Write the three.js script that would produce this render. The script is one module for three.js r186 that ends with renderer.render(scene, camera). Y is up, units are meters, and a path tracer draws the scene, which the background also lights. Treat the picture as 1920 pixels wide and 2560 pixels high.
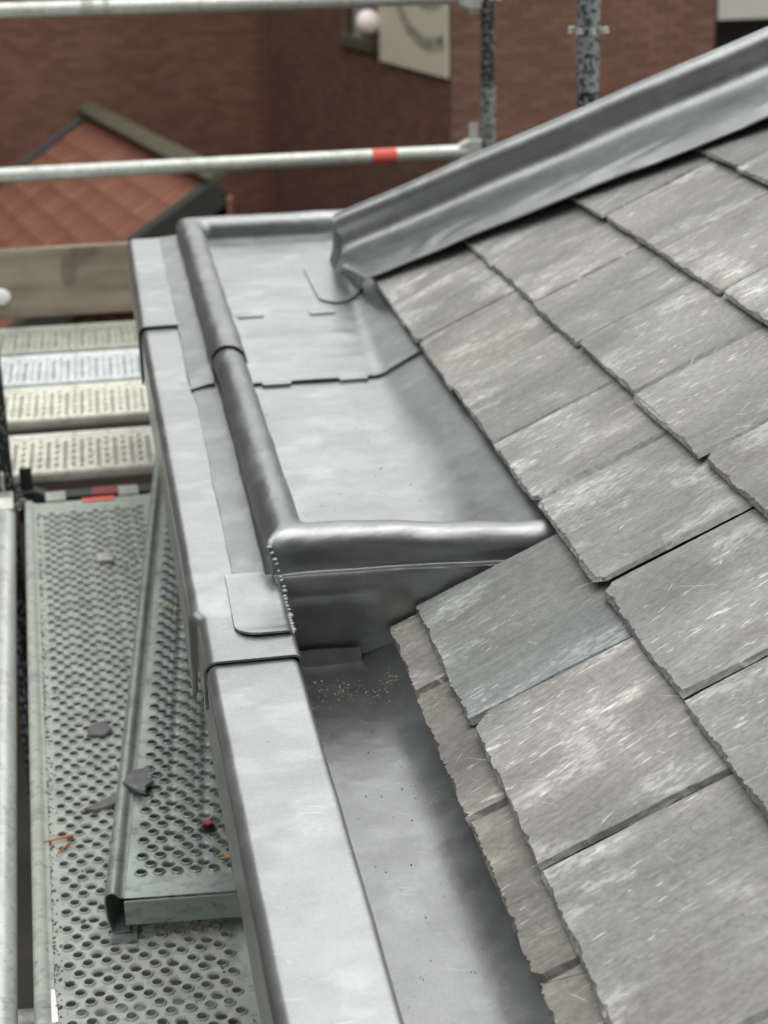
import * as THREE from 'three';
import { mergeGeometries } from 'three/addons/utils/BufferGeometryUtils.js';
import { RoundedBoxGeometry } from 'three/addons/geometries/RoundedBoxGeometry.js';

// ---------------------------------------------------------------- camera, sky, sun, exposure
const scene = new THREE.Scene();
const V = (x, y, z) => new THREE.Vector3(x, y, z);
const camera = new THREE.PerspectiveCamera(34.34, 0.75, 0.05, 400);
camera.position.set(0, 0.93, 0);
camera.quaternion.setFromRotationMatrix(new THREE.Matrix4().makeBasis(
  V(0.98570756, -0.02189926, 0.167036), V(0.07963313, 0.93431663, -0.34743488), V(-0.14845595, 0.35577079, 0.92270687)));
camera.focus = 1.92;
camera.userData.fStop = 6.0;
scene.add(camera);

const renderer = new THREE.WebGLRenderer({ antialias: true });
renderer.toneMapping = THREE.LinearToneMapping;
renderer.toneMappingExposure = 1.1;
renderer.shadowMap.enabled = true;

function rng(seed) { let a = seed >>> 0; return () => { a = (a + 0x6D2B79F5) | 0; let t = Math.imul(a ^ (a >>> 15), 1 | a); t = (t + Math.imul(t ^ (t >>> 7), 61 | t)) ^ t; return ((t ^ (t >>> 14)) >>> 0) / 4294967296; }; }
function hash2(x, y, s) { let h = Math.imul(x, 374761393) + Math.imul(y, 668265263) + Math.imul(s, 1442695041); h = Math.imul(h ^ (h >>> 13), 1274126177); return ((h ^ (h >>> 16)) >>> 0) / 4294967296; }
// value noise that repeats every px by py cells
function noise(x, y, px, py, s) {
  const xi = Math.floor(x), yi = Math.floor(y), fx = x - xi, fy = y - yi, ux = fx * fx * (3 - 2 * fx), uy = fy * fy * (3 - 2 * fy);
  const m = (a, n) => ((a % n) + n) % n, x0 = m(xi, px), x1 = m(xi + 1, px), y0 = m(yi, py), y1 = m(yi + 1, py);
  const a = hash2(x0, y0, s), b = hash2(x1, y0, s), c = hash2(x0, y1, s), d = hash2(x1, y1, s);
  return a + (b - a) * ux + (c - a) * uy + (a - b - c + d) * ux * uy;
}
function fbm(u, v, px, py, oct, s) { let t = 0, w = 0.5, n = 0; for (let o = 0; o < oct; o++) { t += w * noise(u * px, v * py, px, py, s + o * 17); n += w; w *= 0.5; px *= 2; py *= 2; } return t / n; }
const n1 = (x, s) => noise(x, 0.5, 4096, 3, s);
const clamp = (x, a = 0, b = 1) => Math.min(b, Math.max(a, x)), lerp = (a, b, t) => a + (b - a) * t, sstep = (a, b, x) => { const t = clamp((x - a) / (b - a)); return t * t * (3 - 2 * t); };

{ // overcast sky: brighter overhead, soft cloud mottling, same all round
  const w = 512, h = 256, d = new Float32Array(w * h * 4);
  for (let j = 0; j < h; j++) for (let i = 0; i < w; i++) {
    const el = (j + 0.5) / h * Math.PI - Math.PI / 2, s = Math.max(0, Math.sin(el));
    let L = 2.32 * (1 + 2 * s) / 3 * (0.88 + 0.24 * fbm(i / w, j / h, 8, 6, 4, 5));
    if (el < 0) L *= 0.35;
    const o = (j * w + i) * 4; d[o] = L; d[o + 1] = L * 1.0; d[o + 2] = L * 0.99; d[o + 3] = 1;
  }
  const sky = new THREE.DataTexture(d, w, h, THREE.RGBAFormat, THREE.FloatType);
  sky.mapping = THREE.EquirectangularReflectionMapping; sky.magFilter = THREE.LinearFilter; sky.needsUpdate = true;
  scene.background = sky; scene.environment = sky;
}
const sun = new THREE.DirectionalLight(0xfff6ea, 0.6);
sun.position.set(3, 10, -3.4); sun.target.position.set(0.4, 0, -2.6);
sun.castShadow = true; sun.shadow.radius = 45; sun.shadow.mapSize.set(2048, 2048);
Object.assign(sun.shadow.camera, { left: -6, right: 6, top: 6, bottom: -6, near: 1, far: 30 });
scene.add(sun, sun.target);

// ---------------------------------------------------------------- helpers: names, things, parts
const taken = {};
function numbered(n) { taken[n] = (taken[n] ?? -1) + 1; return taken[n] ? n + '_' + String(taken[n]).padStart(3, '0') : n; }
function tag(o, label, category, group) { o.userData.label = label; o.userData.category = category; if (group) o.userData.group = group; return o; }
function thing(name, label, category, pos = [0, 0, 0], group) { const g = new THREE.Group(); g.name = numbered(name); g.position.set(...pos); tag(g, label, category, group); scene.add(g); return g; }
function shade(o) { o.castShadow = o.receiveShadow = true; return o; }
function part(name, geo, mat, parent) { const m = shade(new THREE.Mesh(geo, mat)); m.name = name; parent.add(m); return m; }
function solo(name, geo, mat, label, category, group) { const m = shade(new THREE.Mesh(geo, mat)); m.name = numbered(name); tag(m, label, category, group); scene.add(m); return m; }
function struct(name, geo, mat) { const m = shade(new THREE.Mesh(geo, mat)); m.name = numbered(name); m.userData.kind = 'structure'; scene.add(m); return m; }
const flat = (g) => (g.index ? g.toNonIndexed() : g);
const merge = (list) => mergeGeometries(list.map((g) => { g = flat(g); for (const k of Object.keys(g.attributes)) if (!['position', 'normal', 'uv'].includes(k)) g.deleteAttribute(k); return g; }));
function box(x0, x1, y0, y1, z0, z1) { // with uv in metres
  const g = new THREE.BoxGeometry(x1 - x0, y1 - y0, z1 - z0); g.translate((x0 + x1) / 2, (y0 + y1) / 2, (z0 + z1) / 2); return metreUV(g);
}
function metreUV(g, k = 1) {
  g = flat(g); const p = g.attributes.position, n = g.attributes.normal, uv = new Float32Array(p.count * 2);
  for (let i = 0; i < p.count; i++) {
    const a = Math.abs(n.getX(i)), b = Math.abs(n.getY(i)), c = Math.abs(n.getZ(i));
    const [u, v] = a > b && a > c ? [p.getZ(i), p.getY(i)] : b > c ? [p.getX(i), p.getZ(i)] : [p.getX(i), p.getY(i)];
    uv[2 * i] = u * k; uv[2 * i + 1] = v * k;
  }
  g.setAttribute('uv', new THREE.BufferAttribute(uv, 2)); return g;
}
function tube(a, b, r, seg = 20) { // a straight tube with uv in metres
  const d = b.clone().sub(a), L = d.length(), g = new THREE.CylinderGeometry(r, r, L, seg, 1, false);
  const uv = g.attributes.uv; for (let i = 0; i < uv.count; i++) uv.setXY(i, uv.getX(i) * r * 6.283, uv.getY(i) * L);
  g.applyQuaternion(new THREE.Quaternion().setFromUnitVectors(V(0, 1, 0), d.normalize())); g.translate((a.x + b.x) / 2, (a.y + b.y) / 2, (a.z + b.z) / 2); return g;
}
// a sheet with thickness from rows of points; rows[i][j] is a Vector3 on the upper face
function sheet(rows, t = 0.003, flip = false) {
  const nu = rows.length, nv = rows[0].length, pos = [], uv = [], idx = [];
  const lu = [0], lv = [0];
  for (let i = 1; i < nu; i++) lu.push(lu[i - 1] + rows[i][nv >> 1].distanceTo(rows[i - 1][nv >> 1]));
  for (let j = 1; j < nv; j++) lv.push(lv[j - 1] + rows[nu >> 1][j].distanceTo(rows[nu >> 1][j - 1]));
  for (let i = 0; i < nu; i++) for (let j = 0; j < nv; j++) { pos.push(rows[i][j].x, rows[i][j].y, rows[i][j].z); uv.push(lv[j] + rows[0][0].x, lu[i] + rows[0][0].z); }
  for (let i = 0; i < nu - 1; i++) for (let j = 0; j < nv - 1; j++) { const a = i * nv + j, b = a + 1, c = a + nv, d = c + 1; flip ? idx.push(a, c, b, b, c, d) : idx.push(a, b, c, b, d, c); }
  const top = new THREE.BufferGeometry(); top.setAttribute('position', new THREE.Float32BufferAttribute(pos, 3)); top.setAttribute('uv', new THREE.Float32BufferAttribute(uv, 2)); top.setIndex(idx); top.computeVertexNormals();
  const N = top.attributes.normal, bp = pos.slice();
  for (let k = 0; k < N.count; k++) { bp[3 * k] -= N.getX(k) * t; bp[3 * k + 1] -= N.getY(k) * t; bp[3 * k + 2] -= N.getZ(k) * t; }
  const bot = new THREE.BufferGeometry(); bot.setAttribute('position', new THREE.Float32BufferAttribute(bp, 3)); bot.setAttribute('uv', new THREE.Float32BufferAttribute(uv.slice(), 2));
  const bi = []; for (let k = 0; k < idx.length; k += 3) bi.push(idx[k], idx[k + 2], idx[k + 1]); bot.setIndex(bi); bot.computeVertexNormals();
  const ring = []; for (let j = 0; j < nv; j++) ring.push(j); for (let i = 1; i < nu; i++) ring.push(i * nv + nv - 1); for (let j = nv - 2; j >= 0; j--) ring.push((nu - 1) * nv + j); for (let i = nu - 2; i >= 1; i--) ring.push(i * nv);
  const ep = [], eu = []; const P = (arr, k) => [arr[3 * k], arr[3 * k + 1], arr[3 * k + 2]];
  for (let k = 0; k < ring.length; k++) { const a = ring[k], b = ring[(k + 1) % ring.length]; const q = flip ? [[pos, a], [pos, b], [bp, a], [pos, b], [bp, b], [bp, a]] : [[pos, a], [bp, a], [pos, b], [pos, b], [bp, a], [bp, b]]; for (const [ar, m] of q) { ep.push(...P(ar, m)); eu.push(uv[2 * m], uv[2 * m + 1]); } }
  const edge = new THREE.BufferGeometry(); edge.setAttribute('position', new THREE.Float32BufferAttribute(ep, 3)); edge.setAttribute('uv', new THREE.Float32BufferAttribute(eu, 2)); edge.computeVertexNormals();
  return merge([top, bot, edge]);
}
function prism(pts, y0, y1) { // polygon in x,z given an upright thickness
  const s = new THREE.Shape(pts.map(([x, z]) => new THREE.Vector2(x, -z))); const g = new THREE.ExtrudeGeometry(s, { depth: y1 - y0, bevelEnabled: false });
  g.rotateX(-Math.PI / 2); g.translate(0, y0, 0); return metreUV(g);
}

// ---------------------------------------------------------------- textures
function tex(w, h, fn, srgb, rep = 1) {
  const d = new Uint8Array(w * h * 4);
  for (let j = 0; j < h; j++) for (let i = 0; i < w; i++) { const c = fn(i / w, j / h, i, j), o = (j * w + i) * 4; d[o] = clamp(c[0]) * 255; d[o + 1] = clamp(c[1]) * 255; d[o + 2] = clamp(c[2]) * 255; d[o + 3] = 255; }
  return finish(d, w, h, srgb, rep);
}
function finish(d, w, h, srgb, rep) {
  const t = new THREE.DataTexture(d, w, h); t.wrapS = t.wrapT = THREE.RepeatWrapping; t.magFilter = THREE.LinearFilter; t.minFilter = THREE.LinearMipmapLinearFilter; t.generateMipmaps = true;
  if (srgb) t.colorSpace = THREE.SRGBColorSpace; t.repeat.set(rep, rep); t.needsUpdate = true; return t;
}
const span = (a, b, n) => Array.from({ length: n + 1 }, (_, i) => lerp(a, b, i / n));
const grey = (x) => [x, x, x];
// scratches drawn into a scalar field
function scratches(n, size, seed, angle, spread, lmin, lmax, width = 1) {
  const f = new Float32Array(size * size), r = rng(seed);
  for (let k = 0; k < n; k++) {
    let x = r() * size, y = r() * size, a = angle + (r() - 0.5) * spread; const L = lerp(lmin, lmax, r() * r()), amp = 0.25 + 0.75 * r();
    for (let t = 0; t < L; t += 0.7) { x += Math.cos(a) * 0.7; y += Math.sin(a) * 0.7; a += (r() - 0.5) * 0.03; const e = amp * Math.min(1, Math.min(t, L - t) / (0.25 * L)) * (0.55 + 0.45 * r());
      for (let q = 0; q < width; q++) { const ix = ((x | 0) % size + size) % size, iy = (((y + q) | 0) % size + size) % size; f[iy * size + ix] = Math.max(f[iy * size + ix], e); } }
  }
  return f;
}
const S = 1024;
// lead: tile of 1 m
const leadScr = scratches(700, S, 3, 0.1, 1.6, 4, 46);
const leadCloud = (u, v) => fbm(u, v, 5, 5, 5, 11), leadSmear = (u, v) => fbm(u, v, 4, 26, 4, 31);
const leadMap = tex(S, S, (u, v, i, j) => {
  const c = leadCloud(u, v), m = leadSmear(u, v), p = fbm(u, v, 16, 11, 3, 71), sp = noise(u * 300, v * 300, 300, 300, 9), sc = leadScr[j * S + i];
  let k = 0.648 + (c - 0.5) * 0.06 + (m - 0.5) * 0.02 + (fbm(u, v, 26, 40, 4, 95) - 0.5) * 0.05 + (sstep(0.5, 0.64, p) - 0.3) * 0.02 + sc * 0.15 + sstep(0.55, 0.75, fbm(u, v, 16, 20, 4, 91)) * 0.04 + (noise(u * 512, v * 512, 512, 512, 4) - 0.5) * 0.035; if (sp > 0.985) k -= 0.16;
  return [k * 0.985, k, k * 1.006];
}, true);
const leadRough = tex(S, S, (u, v, i, j) => { const r = 0.35 + (leadCloud(u + 0.3, v) - 0.5) * 0.09 + (fbm(u, v, 18, 15, 3, 66) - 0.5) * 0.05 + (fbm(u, v, 40, 40, 2, 8) - 0.5) * 0.08 + leadScr[j * S + i] * 0.1; return [0, r, 0]; }, false);
const leadBump = tex(S, S, (u, v) => grey(fbm(u, v, 7, 7, 3, 41) * 0.75 + fbm(u, v, 40, 40, 3, 45) * 0.22), false);
// slate: tile of 0.8 m, grain along u
function slateTextures(seed) {
  const s1 = scratches(1500, S, seed + 1, 0, 0.35, 6, 90, 1), s2 = scratches(60, S, seed + 2, 0.3, 2.2, 14, 110, 2), s3 = scratches(420, S, seed + 3, 0, 0.2, 8, 46, 2);
  const s4 = scratches(160, S, seed + 4, 0, 0.3, 20, 140, 1);
  const streak = (u, v) => fbm(u, v, 5, 52, 4, seed), fine = (u, v) => fbm(u, v, 26, 210, 2, seed + 9), patch = (u, v) => fbm(u, v, 4, 6, 4, seed + 5);
  const col = tex(S, S, (u, v, i, j) => {
    const p = patch(u, v), q = fbm(u, v, 3, 5, 3, seed + 77), st = streak(u, v), o = j * S + i;
    let k = 0.525 + (st - 0.5) * 0.08 + (p - 0.5) * 0.20 + (fine(u, v) - 0.5) * 0.05 + (hash2(i, j, seed) - 0.5) * 0.035;
    const bloom = sstep(0.49, 0.7, fbm(u, v, 7, 11, 5, seed + 21)) * (0.25 + 0.75 * sstep(0.36, 0.64, fbm(u, v, 60, 140, 3, seed + 8)));
    const fleck = sstep(0.70, 0.80, fbm(u, v, 30, 150, 3, seed + 33)) * sstep(0.45, 0.62, p);
    k += bloom * 0.16 + fleck * 0.2 + s1[o] * 0.22 * sstep(0.46, 0.66, p) - s4[o] * 0.14 + s2[o] * 0.42 + s3[o] * 0.44 * sstep(0.42, 0.62, fbm(u, v, 5, 7, 3, seed + 13)) + (fbm(u, v, 120, 160, 2, seed + 90) - 0.5) * 0.10;
    const w = (q - 0.5) * 0.6 - 0.03; // warm brown to blue grey
    return [k * (1 + 0.05 * w), k * (1 + 0.008 * w), k * (0.985 - 0.06 * w)];
  }, true, 1.6);
  const bump = tex(S, S, (u, v) => { const p = fbm(u, v, 4, 9, 4, seed + 60), terr = Math.floor(p * 9) / 9; return grey(terr * 0.55 + streak(u, v) * 0.22 + fine(u, v) * 0.16); }, false, 1.6);
  return [col, bump];
}
const slateTex = [slateTextures(101), slateTextures(505)];
// galvanised steel / dusty deck: tile of 0.5 m
const galvMap = tex(512, 512, (u, v) => { const c = fbm(u, v, 6, 6, 4, 201), d = fbm(u, v, 22, 22, 3, 207), sp = fbm(u, v, 60, 60, 2, 203); const k = 0.85 + (c - 0.5) * 0.14 + (d - 0.5) * 0.1 - sstep(0.68, 0.8, sp) * 0.09 - sstep(0.56, 0.72, d) * 0.10 - sstep(0.58, 0.7, c) * 0.08; return [k * 0.99, k, k * 0.985]; }, true, 2);
const galvRough = tex(256, 256, (u, v) => [0, 0.5 + (fbm(u, v, 8, 8, 4, 221) - 0.5) * 0.4, 0], false, 2);
const paintMap = tex(512, 512, (u, v) => { const d = fbm(u, v, 26, 18, 3, 231), k = sstep(0.6, 0.66, d); return [lerp(0.16, 0.55, k), lerp(0.175, 0.57, k), lerp(0.18, 0.57, k)]; }, true, 6);
const woodMap = tex(512, 512, (u, v) => { const g = fbm(u, v, 4, 60, 4, 241), d = fbm(u, v, 7, 7, 4, 243), k = 0.5 + (g - 0.5) * 0.2 + (d - 0.5) * 0.22 - sstep(0.62, 0.7, fbm(u, v, 9, 4, 3, 244)) * 0.1; return [k * 1.06, k * 0.98, k * 0.86]; }, true, 0.7);
const grit = tex(512, 512, (u, v) => { const k = 0.5 + (fbm(u, v, 5, 5, 5, 251) - 0.5) * 0.6; return grey(k); }, false, 0.4);
const soilMap = tex(512, 512, (u, v) => { const k = 0.34 + (fbm(u, v, 5, 5, 5, 251) - 0.5) * 0.28; return [k, k * 0.97, k * 0.93]; }, true, 0.25);

// ---------------------------------------------------------------- materials
const M = (o) => new THREE.MeshStandardMaterial(o);
const lead = M({ map: leadMap, roughnessMap: leadRough, bumpMap: leadBump, bumpScale: 0.0016, metalness: 0.95, roughness: 1 });
const leadWorn = M({ map: leadMap, roughnessMap: leadRough, bumpMap: leadBump, bumpScale: 0.0034, metalness: 0.95, roughness: 1.2, color: 0xdddddd });
const leadDull = M({ map: leadMap, roughnessMap: leadRough, bumpMap: leadBump, bumpScale: 0.0016, metalness: 0.95, roughness: 0.9, color: 0xdad9d8 });
const solder = M({ color: 0x858789, metalness: 0.95, roughness: 0.5 });
const slateTints = [0xffffff, 0xf1f1f0, 0xfbf9f5, 0xe8e9e9, 0xf7f6f4, 0xf5f5f5, 0xefece5];
const slateMats = []; for (const c of slateTints) for (const [map, bump] of slateTex) slateMats.push(M({ map, bumpMap: bump, bumpScale: 0.007, roughness: 0.6, color: c }));
const slateGreen = M({ map: slateTex[0][0], bumpMap: slateTex[0][1], bumpScale: 0.006, roughness: 0.6, color: 0xdadfdf });
const slateOlive = slateTex.map(([map, bump]) => M({ map, bumpMap: bump, bumpScale: 0.009, roughness: 0.75, color: 0xe2dfd6 }));
const timber = M({ map: woodMap, roughness: 0.85, color: 0xb9ab95 });
const toeWood = M({ map: woodMap, roughness: 0.85 });
const galv = M({ map: galvMap, roughnessMap: galvRough, roughness: 0.9, metalness: 0.65, color: 0xbfc9c7 });
const galvDusty = M({ map: galvMap, roughness: 0.8, metalness: 0.12, color: 0xc6cbc4 });
const galvCream = M({ map: galvMap, roughness: 0.8, metalness: 0.05, color: 0xfffdf2 });
const galvBlue = M({ map: galvMap, roughness: 0.7, metalness: 0.1, color: 0xf6fcff });
const galvOld = M({ map: galvMap, roughness: 0.8, metalness: 0.2, color: 0xd4d6cb });
const tubeMat = M({ map: galvMap, roughnessMap: galvRough, roughness: 0.85, metalness: 0.45, color: 0xf2f5f0 });
const postPaint = M({ map: paintMap, roughness: 0.55, metalness: 0.3 });
const postGrey = M({ map: paintMap, roughness: 0.6, metalness: 0.3, color: 0xffffff, emissive: 0x000000 }); postGrey.map = tex(512, 512, (u, v) => { const d = fbm(u, v, 26, 18, 3, 237), k = sstep(0.38, 0.46, d); return [lerp(0.2, 0.56, k), lerp(0.21, 0.58, k), lerp(0.21, 0.57, k)]; }, true, 6);
const darkSteel = M({ color: 0x4a4d4c, roughness: 0.6, metalness: 0.5, map: galvMap });
const redPaint = M({ color: 0xd9604f, roughness: 0.6 });
const mortar = M({ color: 0x695245, roughness: 0.95 });
const brickMat = M({ color: 0xffffff, roughness: 0.9 });
const stone = M({ color: 0x514e3d, roughness: 0.95, bumpMap: grit, bumpScale: 0.02 });
const terracotta = [0x90634f, 0x8a5c48, 0x966953, 0x845745].map((c) => M({ color: c, roughness: 0.85 }));

// ---------------------------------------------------------------- ground
struct('ground', (() => { const g = new THREE.PlaneGeometry(600, 600); g.rotateX(-Math.PI / 2); g.translate(0, -9, 0); return metreUV(g); })(), M({ map: soilMap, roughness: 0.95, color: 0x7c7a78 }));

// a brick wall in a plane: origin o, horizontal direction d, size w by h, outward normal n
const brickGeo = new THREE.BoxGeometry(0.215, 0.065, 0.04);
const brickTones = [0x7a5848, 0x765446, 0x7e5b4b, 0x705143, 0x6e4f42, 0x785748, 0x7e5e4e];
function brickwork(parent, o, d, n, w, h, seed, holes = [], dark = 1) {
  const m = [], cols = [], r = rng(seed), q = new THREE.Matrix4().makeBasis(d, V(0, 1, 0), n), c = new THREE.Color();
  for (let row = 0; row * 0.075 < h; row++) for (let x = (row % 2) * 0.1125 + 0.1125; x < w - 0.1; x += 0.225) {
    const y = row * 0.075 + 0.0375; if (holes.some(([a, b, e, f]) => x > a - 0.11 && x < b + 0.11 && y > e - 0.03 && y < f + 0.03)) continue;
    const p = o.clone().addScaledVector(d, x).addScaledVector(n, (r() - 0.5) * 0.006 - 0.012); p.y += y; m.push(q.clone().setPosition(p));
    const pt = fbm(x / 16, y / 16, 7, 7, 3, seed); c.set(brickTones[(r() * brickTones.length) | 0]).multiplyScalar(dark * (0.8 + 0.42 * pt)); cols.push(c.clone());
  }
  const im = shade(new THREE.InstancedMesh(brickGeo, brickMat, m.length)); m.forEach((k, i) => { im.setMatrixAt(i, k); im.setColorAt(i, cols[i]); });
  im.name = 'brick_courses'; im.userData.kind = 'stuff'; parent.add(im); return im;
}
function slab(o, d, n, x0, x1, y0, y1, t) { const g = new THREE.BoxGeometry(x1 - x0, y1 - y0, t); g.translate((x0 + x1) / 2, (y0 + y1) / 2, -t / 2); g.applyMatrix4(new THREE.Matrix4().makeBasis(d, V(0, 1, 0), n).setPosition(o)); return metreUV(g); }

// ---------------------------------------------------------------- the house under the roof
const TH = 28.2 * Math.PI / 180, CT = Math.cos(TH), ST = Math.sin(TH);
const roofPt = (s, n, z) => V(0.369 + s * CT - n * ST, s * ST + n * CT, z);
const hipZ = (s) => -3.836 + (s - 0.19) * 0.61;
{
  const h = thing('house', 'red brick house wall below the lead gutter', 'house', [0, 0, 0]);
  part('wall', merge([box(0.222, 1.04, -9, -0.2, -4.3, 2.2), box(1.04, 3.2, -9, -0.2, -3.8, 2.2)]), mortar, h);
  brickwork(h, V(0.222, -3.2, -4.3), V(0, 0, 1), V(-1, 0, 0), 6.4, 2.95, 71);
  const t = thing('rendered_wall', 'tall dark grey rendered wall of the main house at the end of the gutter', 'wall', [0, 0, 0]);
  part('render_coat', box(-1.2, 6, -9, 7.5, 2.24, 2.5), M({ color: 0x3d3e3f, roughness: 0.95, bumpMap: grit, bumpScale: 0.01 }), t); part('coping', box(-1.3, 6.1, 7.503, 7.6, 2.14, 2.6), stone, t);
  const k = thing('tower_block', 'tall dark grey tower block beyond the brick wall', 'building', [0, 0, 0]);
  part('wall', box(-26, -4.5, -9, 30, -34, -27), M({ color: 0x4d4f50, roughness: 0.9, bumpMap: grit, bumpScale: 0.01 }), k); part('parapet', box(-26.1, -4.4, 30.003, 30.5, -34.1, -26.9), stone, k);
  const o = thing('facing_terrace', 'grey rendered terrace across the street from the scaffold', 'building', [0, 0, 0]), render = M({ color: 0x6f6d68, roughness: 0.95, bumpMap: grit, bumpScale: 0.01 }), pane = M({ color: 0x1d2224, roughness: 0.15 });
  part('wall', box(-14, -9, -9, 7, -34, 12), render, o); part('roof', sheet([[7, -8.7], [11, -14]].map(([y, x]) => span(-34.3, 12.3, 2).map((z) => V(x, y, z))), 0.15), slateMats[2], o);
  for (let z = -32; z < 11; z += 3.2) for (const y of [-7, -3.4, 0.2, 3.6]) { const w = part('window', box(-9.04, -8.98, y, y + 1.7, z, z + 1.1), pane, o); part('sill', box(-9.05, -8.88, y - 0.12, y - 0.003, z - 0.08, z + 1.18), stone, w); }
}

// ---------------------------------------------------------------- slate roof
const roof = thing('slate_roof', 'grey slate roof of overlapping chipped slates rising from the lead gutter', 'roof', [0, 0, 0]);
{
  const s1 = 2.0, p = (s, n, z) => roofPt(s, n, z);
  const quad = (n, rev) => { const a = [p(0.12, n, 2.1), p(s1, n, 2.1), p(s1, n, hipZ(s1) + 0.03), p(0.35, n, hipZ(0.35) + 0.03), p(0.35, n, -2.0), p(0.12, n, -2.0)]; return rev ? a.reverse() : a; };
  const poly = (v) => { const g = new THREE.BufferGeometry(), f = []; const tri = v.length === 6 ? [[0, 1, 4], [0, 4, 5], [1, 2, 4], [2, 3, 4]] : []; for (const t of tri) for (const k of t) f.push(v[k].x, v[k].y, v[k].z); g.setAttribute('position', new THREE.Float32BufferAttribute(f, 3)); g.computeVertexNormals(); return metreUV(g); };
  part('roof_boards', merge([poly(quad(-0.036)), poly(quad(-0.054))]), timber, roof);
}
let slateNo = 0;
function slate(s0, len, za, zb, o = {}) { // tail at s0, from z = za (far) to zb (near)
  const r = rng(9000 + slateNo * 77), id = slateNo++, t = o.t ?? 0.0046 + 0.0026 * r(), tilt = o.tilt ?? 0.066, off = (o.off ?? 0) + (r() - 0.5) * 0.003, tw = (r() - 0.5) * 0.03, rot = (r() - 0.5) * 0.012, ds = (r() - 0.5) * 0.006;
  za += 0.0016 + r() * 0.0014; zb -= 0.0016 + r() * 0.0014;
  const cl = () => (r() < 0.35 ? 0.004 + r() * 0.012 : 0.0015);
  const c1 = o.clipFar ?? cl(), c2 = cl(), zc = (za + zb) / 2;
  let pts = [[s0, za + c1, 'tail'], [s0, zb - c2, 'corner'], [s0 + c2, zb, 'near'], [s0 + len, zb, 'head'], [s0 + len, za, 'far'], [s0 + c1, za, 'corner']];
  if (o.clipHip) { // keep what lies on this side of the hip
    const inside = (q) => q[1] - hipZ(q[0]) - 0.06, out = [];
    for (let i = 0; i < pts.length; i++) { const a = pts[i], b = pts[(i + 1) % pts.length], fa = inside(a), fb = inside(b); if (fa >= 0) out.push(a); if (fa * fb < 0) { const k = fa / (fa - fb); out.push([lerp(a[0], b[0], k), lerp(a[1], b[1], k), fa >= 0 ? 'head' : a[2]]); } }
    pts = out; if (pts.length < 3) return;
  }
  const ring = [];
  for (let i = 0; i < pts.length; i++) {
    const [sa, zA, kind] = pts[i], [sb, zB] = pts[(i + 1) % pts.length], L = Math.hypot(sb - sa, zB - zA); if (L < 1e-4) continue;
    const step = kind === 'tail' ? 0.0042 : kind === 'near' ? 0.008 : kind === 'corner' ? 0.005 : 0.03, n = Math.max(1, Math.round(L / step)), nx = -(zB - zA) / L, nz = (sb - sa) / L;
    for (let k = 0; k < n; k++) {
      const f = k / n, q = lerp(sa, sb, f), w = lerp(zA, zB, f), g = (q + w) * 60 + id * 13.7;
      let inset, jit;
      if (kind === 'tail' || kind === 'corner') { inset = 0.0012 + 0.008 * Math.pow(fbm(g / 4096, 0.3, 1024 * 2, 3, 3, 7 + id), 1.7) + 0.003 * Math.pow(r(), 5); jit = (fbm(g / 4096, 0.6, 1100, 3, 4, 3 + id) - 0.5) * 0.006 + (r() - 0.5) * 0.0011; }
      else if (kind === 'near') { inset = 0.001 + 0.013 * Math.pow(fbm(g / 4096 * 1.2, 0.3, 256, 3, 4, 5 + id), 2.2) + 0.0012 * r(); jit = (n1(g * 0.3, 9) - 0.5) * 0.005 + (r() - 0.5) * 0.0012; }
      else { inset = 0.001 + 0.002 * r(); jit = (n1(g * 0.3, 11) - 0.5) * 0.003; }
      ring.push({ q: q + nx * jit, w: w + nz * jit, nx, nz, inset });
    }
  }
  const area = ring.reduce((a, p, i) => { const b = ring[(i + 1) % ring.length]; return a + p.q * b.w - b.q * p.w; }, 0), sg = area > 0 ? 1 : -1;
  const N = ring.length, lev = (p, k, h) => { const i = p.inset * k * sg; return [p.q + p.nx * i, p.w + p.nz * i, h]; };
  // the inward normal of a ring that runs counter-clockwise in (q, w) is (-dw, dq)
  const topR = ring.map((p) => lev(p, 1, 0)), midR = ring.map((p) => lev(p, 0.35 + 0.3 * r(), -t * (0.4 + 0.25 * r()))), botR = ring.map((p) => lev(p, 0, -t));
  const place = ([q, w, h]) => { const dq = q - s0, dw = w - zc; return roofPt(q - rot * dw + ds, off - tilt * dq + tw * dw + h, w + rot * dq); };
  const pos = [], uv = [], ua = 0.12 + (r() - 0.5) * 0.16, uo = r() * 3, vo = r() * 3, ca = Math.cos(ua), sa = Math.sin(ua);
  const put = (a) => { const v = place(a); pos.push(v.x, v.y, v.z); uv.push(a[0] * ca - a[1] * sa + uo, a[0] * sa + a[1] * ca + vo + a[2] * 0.7); };
  const tri = (a, b, c) => { if (sg > 0) { put(a); put(c); put(b); } else { put(a); put(b); put(c); } };
  for (const [a, b, c] of THREE.ShapeUtils.triangulateShape(topR.map((p) => new THREE.Vector2(p[0], p[1])), [])) {
    const A = topR[a], B = topR[b], C = topR[c], cr = (B[0] - A[0]) * (C[1] - A[1]) - (B[1] - A[1]) * (C[0] - A[0]); if (cr > 0) { put(A); put(C); put(B); } else { put(A); put(B); put(C); }
  }
  for (let i = 0; i < N; i++) { const j = (i + 1) % N; for (const [U, W] of [[topR, midR], [midR, botR]]) { tri(U[i], U[j], W[i]); tri(U[j], W[j], W[i]); } }
  const g = new THREE.BufferGeometry(); g.setAttribute('position', new THREE.Float32BufferAttribute(pos, 3)); g.setAttribute('uv', new THREE.Float32BufferAttribute(uv, 2)); g.computeVertexNormals();
  const m = part('slate', g, o.mat ?? slateMats[(r() * slateMats.length) | 0], roof); if (o.label) m.userData.label = o.label; return m;
}
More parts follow.
